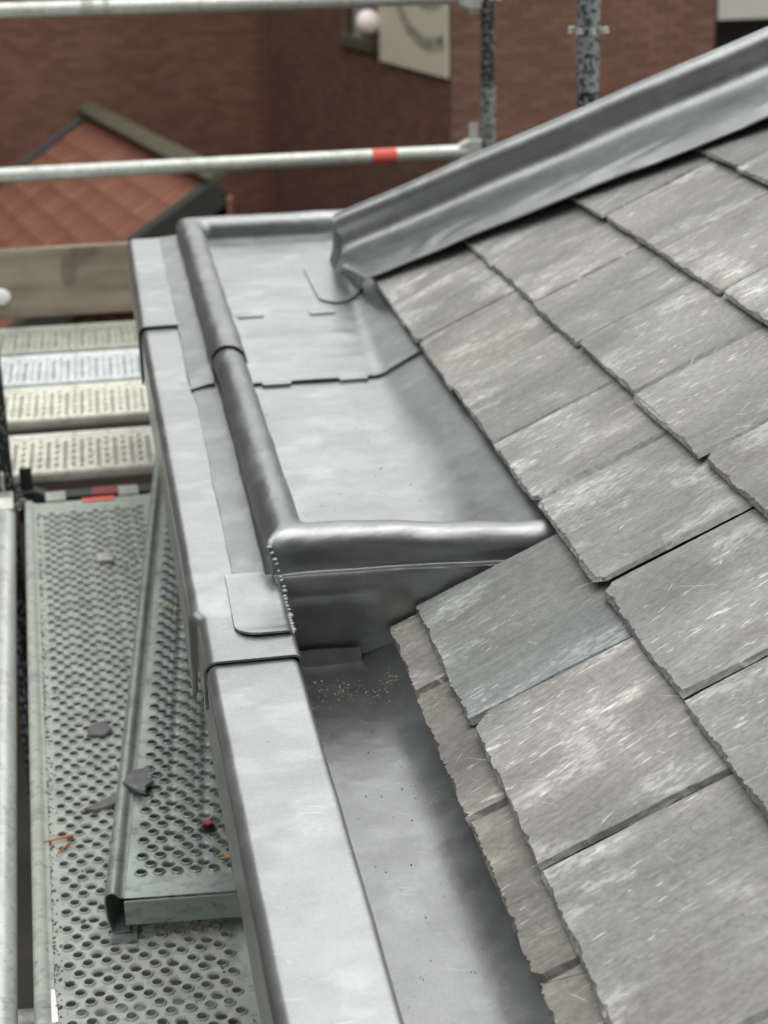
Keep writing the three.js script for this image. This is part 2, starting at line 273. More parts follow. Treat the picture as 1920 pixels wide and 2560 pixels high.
{
  const r = rng(42), tails = [0, 0.217, 0.43, 0.653, 0.885, 1.105, 1.325, 1.545, 1.765];
  const joints = [
    [-2.051, -1.706, -1.386, -1.06], [-3.9, -3.344, -3.036, -2.717, -2.403, -2.14, -1.832, -1.522, -1.21],
    [-3.9, -3.225, -2.887, -2.594, -2.294, -1.995, -1.69], [-3.9, -3.106, -2.78, -2.47, -2.16], [-3.9, -2.955, -2.64]];
  tails.forEach((s0, k) => {
    const j = (joints[k] ?? [-3.6 + (k % 2) * 0.15]).slice(); while (j[j.length - 1] < 1.9) j.push(j[j.length - 1] + 0.285 + 0.04 * r());
    for (let i = 0; i < j.length - 1; i++) {
      let a = j[i]; if (k > 0 && i === 0 && k < 5) { a = j[1] - (k === 1 ? 0.31 : 0.4); }
      const o = { clipHip: k > 0 }; if (k === 0 && i === 0) { o.mat = slateGreen; o.clipFar = 0.004; o.label = 'smooth blue green slate at the corner of the step'; o.t = 0.0095; } if (k === 0 && i === 1) o.clipFar = 0.022; if (k === 0) o.t = o.t ?? 0.0068;
      slate(s0, 0.33, a, j[i + 1], o);
      if (k === 1 && i === 0) slate(s0, 0.33, a - 0.3, a, { clipHip: true });
    }
  });
  const u = [-2.055, -1.845, -1.537, -1.243, -0.94]; while (u[u.length - 1] < 1.9) u.push(u[u.length - 1] + 0.3);
  for (let i = 0; i < u.length - 1; i++) slate(-0.0486, 0.2, u[i], u[i + 1], { off: -0.008, tilt: 0.09, t: 0.0105, mat: slateOlive[i % 2] });
  const e = [-3.62, -3.2, -2.88, -2.56, -2.25, -2.07];
  for (let i = 0; i < e.length - 1; i++) slate(0.222, 0.2, e[i], e[i + 1], { off: -0.0105, tilt: 0.06, t: 0.006, clipHip: true, mat: slateOlive[i % 2] });
}
{ // the slope on the far side of the hip
  const far = thing('hip_slope', 'slate slope beyond the rounded lead hip', 'roof', [0, 0, 0]);
  const a = roofPt(0.19, -0.02, hipZ(0.19)), b = roofPt(1.95, -0.02, hipZ(1.95));
  const rows = []; for (let i = 0; i <= 8; i++) { const f = i / 8, y = lerp(a.y, b.y, f), z = lerp(a.z, b.z, f), x0 = lerp(a.x, b.x, f); rows.push([V(x0, y, z), V(3.2, y, z)]); if (i < 8) { const f2 = (i + 0.97) / 8; rows.push([V(lerp(a.x, b.x, f2), lerp(a.y, b.y, f2) + 0.008, lerp(a.z, b.z, f2) - 0.004), V(3.2, lerp(a.y, b.y, f2) + 0.008, lerp(a.z, b.z, f2) - 0.004)]); } }
  part('slate_courses', sheet(rows, 0.02, true), slateMats[2], far);
}

// ---------------------------------------------------------------- lead gutter
const gut = thing('lead_gutter', 'stepped grey lead box gutter with rounded rolls along the slate eaves', 'gutter', [0, 0, 0]);
const rip = (x, z, a = 0.0012, f = 9, s = 3) => (noise(x * f + 50, z * f + 50, 4096, 4096, s) - 0.5) * 2 * a;
part('timber_core', merge([box(0.096, 0.62, -0.2, -0.09, -4.36, 2.2), box(0.082, 0.226, -0.09, 0.045, -4.36, -2.075), box(0.226, 0.6, -0.09, -0.03, -4.36, -2.075), box(0.6, 1.06, -0.2, 0.04, -4.36, -3.92)]), timber, gut);
// lower bed, with an upturn below the slates
const lowBed = (x) => { const b = (x - 0.369) * 0.536 - 0.0455, a = -0.08, h = clamp(0.5 + 0.5 * (b - a) / 0.016); return lerp(a, b, h) + 0.016 * h * (1 - h); };
part('lower_bed', sheet(span(-2.06, 2.2, 150).map((z) => span(0.182, 0.46, 44).map((x) => { const b = (x - 0.369) * 0.536 - 0.0455, a = -0.08, h = clamp(0.5 + 0.5 * (b - a) / 0.016); return V(x, lerp(a, b, h) + 0.016 * h * (1 - h) + rip(x, z, 0.0007, 7, 4), z); })), 0.003), leadDull, gut);
// coping profile: outer face, rounded nose, flat, rounded inner arris, inner face
function coping(name, zs, fn, mat = lead, parent = gut, t = 0.003) {
  return part(name, sheet(zs.map((z) => {
    const { x0, x1, y, drop, inner, r = 0.011, ri = 0.007 } = fn(z), p = [];
    for (const f of [1, 0.75, 0.5, 0.25]) p.push([x0 + rip(f * 3, z, 0.0015, 5, 8) * f, y - r - (drop - r) * f]);
    for (let k = 0; k <= 5; k++) { const a = Math.PI - k / 5 * Math.PI / 2; p.push([x0 + r + r * Math.cos(a), y - r + r * Math.sin(a)]); }
    for (let k = 1; k < 8; k++) p.push([lerp(x0 + r, x1 - ri, k / 8), y]);
    for (let k = 0; k <= 4; k++) { const a = Math.PI / 2 - k / 4 * Math.PI / 2; p.push([x1 - ri + ri * Math.cos(a), y - ri + ri * Math.sin(a)]); }
    for (const f of [0.5, 1]) p.push([x1, y - ri - (inner - ri) * f]);
    return p.map(([x, yy]) => V(x + rip(x, z, 0.0006, 14, 6), yy + rip(x, z, 0.0006, 8, 5), z));
  }), t), mat, parent);
}
coping('lower_coping', span(-1.96, 2.2, 160), (z) => ({ x0: 0.0733 + clamp((z + 1.87) / 0.72, 0, 3) * 0.0113, x1: 0.183 + clamp((z + 1.87) / 0.72, 0, 3) * 0.005, y: 0.0315, drop: 0.116, inner: 0.111 }));
// upper coping, near sheet: runs level, then drops at the step and caps the lower coping
const capY = (z) => lerp(0.055 - 0.010 * sstep(-2.7, -2.05, z), 0.0365, sstep(-2.06, -1.95, z));
coping('step_coping', [...span(-3.5, -2.1, 60), ...span(-2.09, -2.026, 12), ...span(-2.024, -1.998, 26), ...span(-1.994, -1.847, 26)], (z) => ({ x0: lerp(0.046, 0.0615, clamp((z + 3.5) / 1.45)) + 0.009 * sstep(-2.0, -1.975, z), x1: 0.187, y: capY(z), drop: lerp(0.12, 0.062, sstep(-1.99, -1.984, z)), inner: 0.03, r: 0.013 }));
coping('upper_coping', span(-4.385, -3.437, 50), (z) => ({ x0: lerp(0.041, 0.043, clamp((z + 4.38) / 0.94)) - 0.003 * sstep(-3.47, -3.437, z), x1: 0.150, y: 0.0595 + 0.003 * sstep(-3.47, -3.437, z), drop: 0.125, inner: 0.004, r: 0.013, ri: 0.003 }));
part('coping_end', box(0.05, 0.19, -0.14, 0.05, -4.383, -4.362), lead, gut);
// rolled edges: a profile carried round a right-angled corner
function rollCorner(zCorner, dir, zEnd, xEnd, lift, drop, outS, outZ, name, grow = 0) {
  const cx = 0.199, prof = [[-0.0262, -0.03], [-0.026, 0.04], [-0.0255, 0.06], [-0.027, 0.07], [-0.030, 0.079], [-0.0305, 0.088], [-0.026, 0.099], [-0.017, 0.108], [-0.007, 0.1125], [0.004, 0.1128], [0.015, 0.108], [0.0235, 0.1], [0.0285, 0.09], [0.0285, 0.08], [0.0262, 0.071], [0.0268, 0.063], [0.031, 0.0618], [0.04, 0.0608], [1, 0.0604]];
  const line = prof.map(([n, y], k) => {
    const last = n === 1, nS = last ? outS : n + Math.sign(n) * grow, nZ = last ? outZ : n + Math.sign(n) * grow, r = lerp(0.03, 0.008, clamp((n + 0.033) / 0.055));
    const X = cx - nS, Z = zCorner + dir * nZ, out = [];
    const zE = typeof zEnd === 'function' ? zEnd(n, k) : zEnd;
    for (const z of span(zE, Z - dir * r, 46).slice(0, -1)) out.push([X, z]);
    for (let a = 0; a <= 8; a++) { const q = a / 8 * Math.PI / 2; out.push([X + r - r * Math.cos(q), Z - dir * r + dir * r * Math.sin(q)]); }
    for (const x of span(X + r, xEnd, 26).slice(1)) out.push([x, Z]);
    return out.map(([x, z]) => V(x + rip(x + y * 3, z, 0.0018, 15, 14), y + lift + (n > -0.04 && n < 0.05 ? grow * 0.8 : 0) + rip(x, z + y * 5, 0.0015, 17, 15) - drop * sstep(0.22, 0.56, x) * clamp((y - 0.055) / 0.02, 0, 1) - (dir > 0 && n > 0.0255 ? 0.0098 * sstep(-2.7, -2.06, z) * sstep(0.075, 0.0605, y) : 0), z));
  });
  return part(name, sheet(line, 0.0025, dir > 0), leadWorn, gut);
}
rollCorner(-2.1, 1, -3.3, 0.62, 0, 0.024, 0.074, 0.0415, 'roll');
rollCorner(-4.345, -1, (n) => (n === 1 || n > 0.03 ? -2.955 + (n === 1 ? 0 : -0.02) : n < -0.03 ? -2.99 : lerp(-3.03, -3.05, clamp((n + 0.03) / 0.06))), 1.06, 0.0034, 0, 0.078, 0.04, 'roll', 0.0032);
// upper bed: two lapped sheets, falling towards the step, turned up under the slates
const bedFall = (z) => 0.058 - (z + 4.3) * 0.03, leadSlope = (x) => (x - 0.369) * 0.536 - 0.0455;
const bedY = (x, z) => { const a = bedFall(z), b = leadSlope(x), k = lerp(0.007, 0.03, sstep(-3.1, -2.5, z)), h = clamp(0.5 + 0.5 * (b - a) / k); return lerp(a, b, h) + k * h * (1 - h); };
part('upper_bed', sheet(span(-3.3, -2.13, 80).map((z) => span(0.222, 0.66, 60).map((x) => V(x, bedY(x, z) + rip(x, z, 0.0007, 8, 21), z))), 0.003), lead, gut);
part('upper_bed', sheet(span(0, 1, 90).map((f) => span(0.224, 0.66, 60).map((x) => {
  const zn = -3.078 + rip(x, 1, 0.0016, 30, 27), z = lerp(-4.33, zn, f), c = (a, w, h) => h * Math.exp(-Math.pow((z - a) / w, 2)), fl = sstep(0.5, 0.46, x);
  return V(x, bedY(x, z) + 0.0042 + 0.0016 * sstep(zn - 0.03, zn, z) + rip(x, z, 0.0008, 8, 23) + fl * (c(-3.38, 0.02, 0.0018) - c(-3.32, 0.02, 0.0012) + c(-3.21, 0.016, 0.001) + c(-3.56, 0.01, 0.0008)) + 0.006 * sstep(-4.25, -4.31, z), z);
})), 0.003), lead, gut);
part('upper_bed', sheet([-4.31, -4.2, -4.1, -3.95, -3.9].map((z) => span(0.64, 1.06, 10).map((x) => V(x, 0.0575, z))), 0.003), lead, gut);
function strip(x0, x1, z0, z1, y, t, tilt = 0) { const s = new THREE.Shape(), r = Math.min(0.008, (z1 - z0) / 2.2); s.moveTo(x0, -z0); s.lineTo(x1, -z0); s.lineTo(x1, -z1 + r); s.quadraticCurveTo(x1, -z1, x1 - r, -z1); s.lineTo(x0 + r, -z1); s.quadraticCurveTo(x0, -z1, x0, -z1 + r); const g = new THREE.ExtrudeGeometry(s, { depth: t, bevelEnabled: false }); g.rotateX(-Math.PI / 2); g.translate(-(x0 + x1) / 2, 0, -(z0 + z1) / 2); g.rotateX(tilt); g.translate((x0 + x1) / 2, y, (z0 + z1) / 2); return metreUV(g); }
for (const [x, z] of [[0.257, -3.545], [0.415, -3.538]]) part('clip', strip(x, x + 0.057, z - 0.03, z, bedY(x, z) + 0.0065, 0.0042, 0.05), lead, gut);
for (const x of [0.262, 0.412]) part('clip', strip(x, x + 0.057, -3.105, -3.064, bedY(x, -3.08) + 0.0035, 0.0055, 0.03), lead, gut);
// the riser of the step
const riserRows = [[0.053, -2.0588], [0.051, -2.0570], [0.047, -2.0554], [0.041, -2.0536], [0.033, -2.0522], [0.027, -2.0522], [0.021, -2.0535], [0.012, -2.0555], [0, -2.0572], [-0.02, -2.057], [-0.04, -2.0575], [-0.053, -2.0575], [-0.066, -2.0585], [-0.0805, -2.0592]];
part('riser', sheet(riserRows.map(([y, z], k) => span(0.18, 0.62, 44).map((x) => V(x, y - 0.012 * sstep(0.3, 0.56, x) * (k < 4 ? 1 : 0.5) + rip(x, y, 0.001, 14, 33), Math.min(z, lerp(z, -2.0565, sstep(0.33, 0.39, x))) + rip(x, y, k > 6 ? 0.0035 : 0.0012, 9, 34) - (x > 0.4 ? (x - 0.4) * 0.05 : 0)))), 0.003, true), leadWorn, gut);
part('tucked_strip', sheet([[-0.055, -2.0485], [-0.066, -2.0475], [-0.0775, -2.045]].map(([y, z]) => span(0.186, 0.293, 10).map((x) => V(x, y + 0.001 * Math.sin(x * 60), z + rip(x, y, 0.001, 20, 36)))), 0.0025, true), lead, gut);
// the sheet of the step dressed over the coping, round cornered
{
  const rows = []; for (const zz of [...span(-2.09, -2.026, 12), ...span(-2.024, -1.998, 26), ...span(-1.994, -1.943, 10), ...span(-1.939, -1.908, 16)]) {
    const row = []; for (const g of span(0, 1, 16)) { const z = zz, back = z > -1.94 ? 0.032 - Math.sqrt(Math.max(0, 0.032 * 0.032 - Math.pow(z + 1.94, 2))) : 0, x = lerp(0.1145 + back, 0.1875, g); row.push(V(x, capY(z) + 0.0036 + 0.0014 * sstep(-1.933, -1.908, z) + rip(x, z, 0.0006, 20, 38) - 0.012 * sstep(0.182, 0.1875, x), z)); } rows.push(row);
  }
  part('step_flap', sheet(rows, 0.003), lead, gut);
}
{ // beaded weld down the corner
  const c = new THREE.CatmullRomCurve3([V(0.176, 0.094, -2.070), V(0.182, 0.075, -2.062), V(0.187, 0.060, -2.046), V(0.1885, 0.05, -2.03), V(0.189, 0.042, -2.014), V(0.189, 0.037, -1.98), V(0.188, 0.035, -1.92)]), r = rng(5), gs = [];
  for (let k = 0; k < 22; k++) { const g = new THREE.SphereGeometry(0.0026 + 0.0032 * r() * r(), 10, 8), p = c.getPointAt(clamp(k / 21 + (r() - 0.5) * 0.03)); g.scale(1.1, 0.8, 1.25); g.rotateY(r() * 3); g.translate(p.x + (r() - 0.5) * 0.002, p.y, p.z); gs.push(g); }
  part('weld_bead', merge(gs), solder, gut);
}

// ---------------------------------------------------------------- lead hip
const hip = thing('lead_hip', 'grey lead hip roll with a rippled wing over the slates', 'flashing', [0, 0, 0]);
{
  const B = roofPt(0.19, 0.012, -3.836), E = roofPt(2.0, 0.012, -3.836 + 1.81 * 0.61), H = E.clone().sub(B), L = H.length(); H.normalize();
  const N = V(-ST, CT, 0), W = new THREE.Vector3().crossVectors(N, H).normalize(); if (W.z < 0) W.negate(); // down across the wing, towards the slates
  const at = (l, w, n) => B.clone().addScaledVector(H, l).addScaledVector(W, w).addScaledVector(N, n);
  const wingW = 0.232;
  const prof = [[-0.082, -0.10], [-0.081, 0.03]];
  for (let k = 0; k <= 16; k++) { const a = (190 - k / 16 * 195) * Math.PI / 180; prof.push([-0.05 + 0.03 * Math.cos(a), 0.06 + 0.03 * Math.sin(a)]); }
  prof.push([-0.0203, 0.048], [-0.0185, 0.037], [-0.0135, 0.0265], [-0.004, 0.018], [0.01, 0.012], [0.028, 0.0084], [0.052, 0.0062], [0.085, 0.0012]);
  part('hip_roll', sheet(span(0.012, L, 70).map((l) => prof.map(([w, n]) => at(l, w + rip(l, n, 0.0012, 5, 51), n + rip(l, w, 0.0015, 5, 52)))), 0.003, false), lead, hip);
  part('wing', sheet(span(0, 1, 150).map((g) => span(0, 1, 22).map((f) => {
    const l = lerp(0.61 * wingW * f + 0.02, L, g);
    const sk = l + f * 0.16, am = 0.0015 * Math.sin(Math.PI * clamp(f * 1.05)) * (0.35 + 1.3 * noise(sk * 7, 1, 4096, 5, 57));
    const lip = 0.003 * sstep(0.9, 1, f) * Math.max(0, noise(l * 9, 2, 4096, 5, 58) - 0.35) * 2;
    return at(l, 0.06 + (wingW - 0.06) * f + (f > 0.9 ? (noise(l * 14, 3, 4096, 7, 59) - 0.5) * 0.003 : 0), 0.0035 + 0.004 * Math.sin(f * 3.1) + am * Math.sin(sk * 30 + 5 * noise(l * 8, f * 3, 4096, 9, 56)) + lip);
  })), 0.003, false), lead, hip);
  // the foot folded down on to the bed
  const bed = (x, z) => V(x, bedY(x, z) + 0.0085, z);
  const tops = [at(0.013, -0.08, 0.06), at(0.013, -0.05, 0.09), at(0.013, -0.02, 0.06), at(0.016, -0.012, 0.026), at(0.03, 0.03, 0.007), at(0.085, 0.12, 0.0075), at(0.157, 0.229, 0.0065)];
  const feet = [bed(0.525, -4.02), bed(0.53, -3.98), bed(0.534, -3.95), bed(0.536, -3.92), bed(0.538, -3.87), bed(0.54, -3.77), bed(0.543, -3.655)];
  part('foot', sheet(span(0, 1, 8).map((f) => tops.map((p, i) => { const q = p.clone().lerp(feet[i], f); q.x -= 0.012 * Math.sin(f * Math.PI) * 0.3; return q; })), 0.003, true), leadWorn, hip);
  const rows = span(-3.94, -3.615, 22).map((z) => { const x0 = z > -3.66 ? lerp(0.4515, 0.488, Math.pow((z + 3.66) / 0.045, 1.6)) : 0.4505, x1 = z > -3.68 ? lerp(0.555, 0.489, Math.pow((z + 3.68) / 0.065, 1.6)) : 0.555; return span(x0, x1, 12).map((x) => V(x, bedY(x, z) + 0.0085, z)); });
  part('apron', sheet(rows, 0.0028), lead, hip);
}

// ---------------------------------------------------------------- scaffold decks
const DW = 0.32;
function deckPlate(len) {
  const P = [], U = [], q = (a, b, c) => { for (const p of [a, b, c]) { P.push(p[0], p[1], p[2]); U.push(p[0], p[2]); } };
  const dx = 0.0128, dz = 0.0215, x0 = 0.047, NC = 18, zs = -0.06, rows = Math.floor((len - 0.12) / (2 * dz)), seg = 12;
  const zOf = (i, j) => zs - (j * 2 + (i % 2 ? 1 : 0)) * dz;
  const cell = (cx, cz, deep) => {
    const prof = deep ? [[0.0100, -0.0003], [0.0080, -0.0024], [0.0072, -0.0046]] : [[0.0094, 0.0003], [0.0082, 0.0030], [0.0071, 0.0034], [0.0069, 0.0006]];
    const rings = [[]]; for (let k = 0; k < seg; k++) { const a = k / seg * 6.28318, c = Math.cos(a), s = Math.sin(a), m = 1 / (Math.abs(c) / dx + Math.abs(s) / dz); rings[0].push([cx + c * m, 0, cz + s * m]); }
    for (const [r, y] of prof) rings.push(Array.from({ length: seg }, (_, k) => { const a = k / seg * 6.28318; return [cx + r * Math.cos(a), y, cz + r * Math.sin(a)]; }));
    for (let l = 0; l < rings.length - 1; l++) for (let k = 0; k < seg; k++) { const m = (k + 1) % seg, A = rings[l], Bb = rings[l + 1]; q(A[k], Bb[k], A[m]); q(A[m], Bb[k], Bb[m]); }
  };
  for (let i = 0; i < NC; i++) for (let j = 0; j < rows; j++) cell(x0 + i * dx, zOf(i, j), i % 4 === 3);
  const zT = zs + dz, zB = zOf(0, rows - 1) - 2 * dz; // even columns reach zT; odd ones start half a step lower
  for (let i = 0; i < NC; i++) { const cx = x0 + i * dx;
    if (i % 2) q([cx, 0, zs], [cx - dx, 0, zT], [cx + dx, 0, zT]);
    const zl = zOf(i, rows - 1); if (!(i % 2)) q([cx, 0, zl - dz], [cx + dx, 0, zB], [cx - dx, 0, zB]); }
  { const l = x0 - dx, rx = x0 + NC * dx; q([l, 0, zs], [l, 0, zT], [x0, 0, zT]); q([rx, 0, zB + dz], [rx - dx, 0, zB], [rx, 0, zB]); }
  for (let j = -1; j <= rows; j++) { // half diamonds down both sides
    const l = x0 - dx, zl = zs - (j * 2 + 1) * dz; if (zl < zT && zl > zB) q([l, 0, zl + dz], [l, 0, zl - dz], [l + dx, 0, zl]);
    const rI = NC, rx = x0 + NC * dx, zr = zs - (j * 2 + (rI % 2 ? 1 : 0)) * dz; if (zr < zT + 1e-6 && zr > zB) q([rx, 0, zr + dz], [rx - dx, 0, zr], [rx, 0, zr - dz]);
  }
  const rect = (a, b, c, d) => { q([a, 0, c], [b, 0, c], [a, 0, d]); q([b, 0, c], [b, 0, d], [a, 0, d]); };
  rect(0.024, x0 - dx, 0, -len); rect(x0 + NC * dx, DW - 0.024, 0, -len); rect(x0 - dx, x0 + NC * dx, 0, zT); rect(x0 - dx, x0 + NC * dx, zB, -len);
  const g = new THREE.BufferGeometry(); g.setAttribute('position', new THREE.Float32BufferAttribute(P, 3)); g.setAttribute('uv', new THREE.Float32BufferAttribute(U, 2)); g.computeVertexNormals(); return g;
}
function deckLip(len, side, drop = 1) { // one long edge with its folded bead
  const pr = [[0.03, -0.052], [0.006, -0.055], [0.0015, -0.03], [0.0, -0.002], [0.0015, 0.006], [0.005, 0.0095], [0.010, 0.0105], [0.0145, 0.0085], [0.0175, 0.004], [0.021, 0.0008], [0.026, 0.0003]];
  const g = sheet(span(0, -len, 12).map((z) => pr.map(([x, y]) => V(side ? DW - x : x, y < 0 ? y * drop : y * 0.8, z))), 0.0018, !side); return g;
}
const plateLong = deckPlate(3.05), plateMid = deckPlate(2.05), lipsLong = [deckLip(3.05, 0), deckLip(3.05, 1)], lipsMid = [deckLip(2.05, 0), deckLip(2.05, 1)], lipsThin = [deckLip(2.05, 0, 0.5), deckLip(2.05, 1, 0.5)];
function deck(name, label, mat, long, pos, turn, group, bare) {
  const t = thing(name, label, 'scaffold deck', pos, group), len = long ? 3.05 : 2.05; t.rotation.y = turn;
  part('perforated_plate', long ? plateLong : plateMid, mat, t);
  for (const l of long ? lipsLong : bare ? lipsMid : lipsThin) part('edge_lip', l, mat, t);
  for (const e of [0, 1]) {
    const z = e ? -len : 0, d = e ? -1 : 1;
    part('end_plate', box(0.026, DW - 0.026, bare || long ? -0.04 : -0.026, -0.003, z - 0.002 + d * 0.003, z + 0.002 + d * 0.003), mat, t);
    if (!(bare && !e)) for (const x of [0.05, 0.225]) part('hook', (() => { const s = new THREE.Shape(); s.moveTo(0, -0.035); s.lineTo(0, 0.004); s.lineTo(0.03, 0.012); s.lineTo(0.052, 0.006); s.lineTo(0.056, -0.022); s.lineTo(0.048, -0.022); s.lineTo(0.044, -0.004); s.lineTo(0.012, -0.004); s.lineTo(0.008, -0.035); const g = new THREE.ExtrudeGeometry(s, { depth: 0.045, bevelEnabled: true, bevelSize: 0.0015, bevelThickness: 0.0015, bevelSegments: 1 }); g.rotateY(d > 0 ? -Math.PI / 2 : Math.PI / 2); g.translate(d > 0 ? x + 0.045 : x, 0, z + d * 0.004); return metreUV(g); })(), mat, t);
  }
  return t;
}
const rotL = 2.2 * Math.PI / 180, ledX = (z) => -0.18 + (z + 1.83) * 0.0384;
const d1 = deck('scaffold_deck', 'long dusty perforated steel deck lying under the skewed deck', galvDusty, true, [ledX(-0.77), -0.45, -0.77], rotL);
part('red_sticker', box(0.135, 0.21, 0.0015, 0.003, -3.053, -3.03), redPaint, d1);
const d2 = deck('scaffold_deck', 'grey perforated steel deck laid skewed on the dusty one, beside the gutter', galv, false, [-0.083, -0.383, -2.0], -4.3 * Math.PI / 180, undefined, true);
d2.rotation.x = -0.004;
part('packing_clip', box(0.004, 0.04, -0.064, -0.057, -0.03, 0.012), galv, d2);
[[-4.03, galvCream, 'cream stained perforated deck across the far bay, next to the dark transom'], [-4.49, galvCream, 'second perforated deck across the far bay, beyond the open gap'], [-4.855, galvBlue, 'bluish white perforated deck across the far bay'], [-5.225, galvOld, 'dull green grey perforated deck against the timber toe board']].forEach(([z, mat, label]) => deck('scaffold_deck', label, mat, false, [0.11, -0.45, z + 0.0], Math.PI / 2 + 0.003, 'decks across the far bay'));

// ---------------------------------------------------------------- scaffold tubes
const tubeR = 0.02415;
function rosette(parent, x, y, z, mat = tubeMat) { const s = new THREE.Shape(); s.absarc(0, 0, 0.061, 0, 6.2832); for (let k = 0; k < 8; k++) { const a = k * Math.PI / 4, h = new THREE.Path(); h.absarc(Math.cos(a) * 0.044, Math.sin(a) * 0.044, k % 2 ? 0.009 : 0.0065, 0, 6.2832, true); s.holes.push(h); } const g = new THREE.ExtrudeGeometry(s, { depth: 0.008, bevelEnabled: true, bevelSize: 0.001, bevelThickness: 0.001, bevelSegments: 1, curveSegments: 20 }); g.rotateX(-Math.PI / 2); g.translate(x, y - 0.004, z); return part('rosette', metreUV(g), mat, parent); }
function wedgeHead(parent, p, dir, mat = tubeMat) { // cast head that grips a rosette, dir points from post to tube
  const g = new THREE.Group(); const s = new THREE.Shape(); s.moveTo(0.03, -0.035); s.lineTo(0.03, 0.036); s.lineTo(0.07, 0.036); s.lineTo(0.098, 0.022); s.lineTo(0.098, -0.022); s.lineTo(0.07, -0.035);
  const a = new THREE.ExtrudeGeometry(s, { depth: 0.034, bevelEnabled: true, bevelSize: 0.004, bevelThickness: 0.004, bevelSegments: 2 }); a.translate(0, 0, -0.017);
  const w = new THREE.BoxGeometry(0.03, 0.15, 0.006); w.translate(0.05, 0.02, 0); const all = merge([a, w]); all.rotateY(-Math.atan2(dir.z, dir.x)); all.translate(p.x, p.y, p.z); return part('wedge_head', metreUV(all), mat, parent);
}
function post(label, x, z, y0, y1, ros, mat, collars = []) { const t = thing('scaffold_post', label, 'scaffold post', [0, 0, 0], undefined); part('tube', tube(V(x, y0, z), V(x, y1, z), tubeR), mat, t); for (const y of ros) rosette(t, x, y, z); for (const [a, b, m] of collars) part('sleeve', tube(V(x, a, z), V(x, b, z), tubeR + 0.0025), m, t); return t; }
function rail(name, label, a, b, ends, bands = [], mat = tubeMat) { const t = thing(name, label, 'scaffold tube', [0, 0, 0]), d = b.clone().sub(a).normalize(); part('tube', tube(a.clone().addScaledVector(d, ends[0] ? 0.08 : 0), b.clone().addScaledVector(d, ends[1] ? -0.08 : 0), tubeR), mat, t); if (ends[0]) wedgeHead(t, a, d, mat); if (ends[1]) wedgeHead(t, b, d.clone().negate(), mat); for (const [l0, l1, m] of bands) part('painted_band', tube(a.clone().addScaledVector(d, l0), a.clone().addScaledVector(d, l1), tubeR + 0.0008), m, t); return t; }
const PZ = -5.62;
post('black painted scaffold post behind the hip, at the end of the guard rails', 1.295, PZ, -9, 1.4, [-0.44, 0.06, 0.56, 1.06], postPaint, [[-0.44, 0.27, postGrey]]);
post('speckled scaffold post with a white disc, standing behind the hip', 1.146, -3.92, -9, 1.5, [-0.4, 0.592, 1.1], postPaint, [[0.45, 1.2, postGrey]]);
post('speckled black scaffold post beside the perforated decks', -0.306, -3.87, -9, 1.4, [-0.46, 0.54], postPaint);
post('scaffold post standing at the outer corner of the far bay', -1.9, PZ, -9, 1.4, [-0.44, 0.06, 0.56, 1.06], postPaint);
rail('guard_rail', 'galvanised guard rail with a red band, low in front of the tiled roof', V(-1.9, 0.05, PZ), V(1.295, 0.058, PZ), [1, 1], [[2.79, 2.875, redPaint]]);
rail('guard_rail', 'galvanised top guard rail in front of the brick wall', V(-1.9, 0.578, PZ), V(1.295, 0.566, PZ), [1, 1], [[1.86, 1.9, galvOld], [1.93, 1.95, galvOld]]);
rail('scaffold_ledger', 'pale galvanised ledger tube running beside the dusty deck', V(-0.306, -0.462, -3.87), V(-0.306 + 4.3 * 0.0384, -0.462, 0.43), [1, 0]);
{ // transom that carries the deck ends
  const t = thing('scaffold_transom', 'dark steel transom under the deck ends, with a red painted stretch', 'scaffold beam', [0, 0, 0]);
  part('beam', box(-0.24, 0.25, -0.53, -0.468, -3.955, -3.905), darkSteel, t); part('red_paint', box(0.02 - 0.12, 0.0, -0.529, -0.4665, -3.9565, -3.9035), M({ color: 0x7a2f28, roughness: 0.6 }), t); wedgeHead(t, V(-0.306, -0.49, -3.93), V(1, 0, 0), darkSteel);
}
solo('toe_board', (() => { const g = new RoundedBoxGeometry(2.3, 0.232, 0.038, 2, 0.004); g.translate(-0.93, -0.298, -5.575); return metreUV(g); })(), toeWood, 'weathered brown timber toe board standing on edge behind the far decks', 'toe board');
solo('white_cap', (() => { const g = new THREE.SphereGeometry(0.036, 16, 10); g.scale(1, 0.8, 0.3); g.translate(-0.385, -0.335, -5.55); return g; })(), M({ color: 0xe8ebe8, roughness: 0.5 }), 'small white round cap fixed on the toe board', 'cap');
// lower lift of the scaffold, glimpsed through the gaps
rail('scaffold_ledger', 'ledger tube of the lower lift under the decks', V(-0.36, -2.52, -3.87), V(-0.2, -2.52, 0.5), [0, 0]);
rail('scaffold_transom', 'transom tube crossing just beneath the dusty deck', V(-0.27, -0.56, -1.98), V(0.2, -0.56, -1.96), [0, 0]);

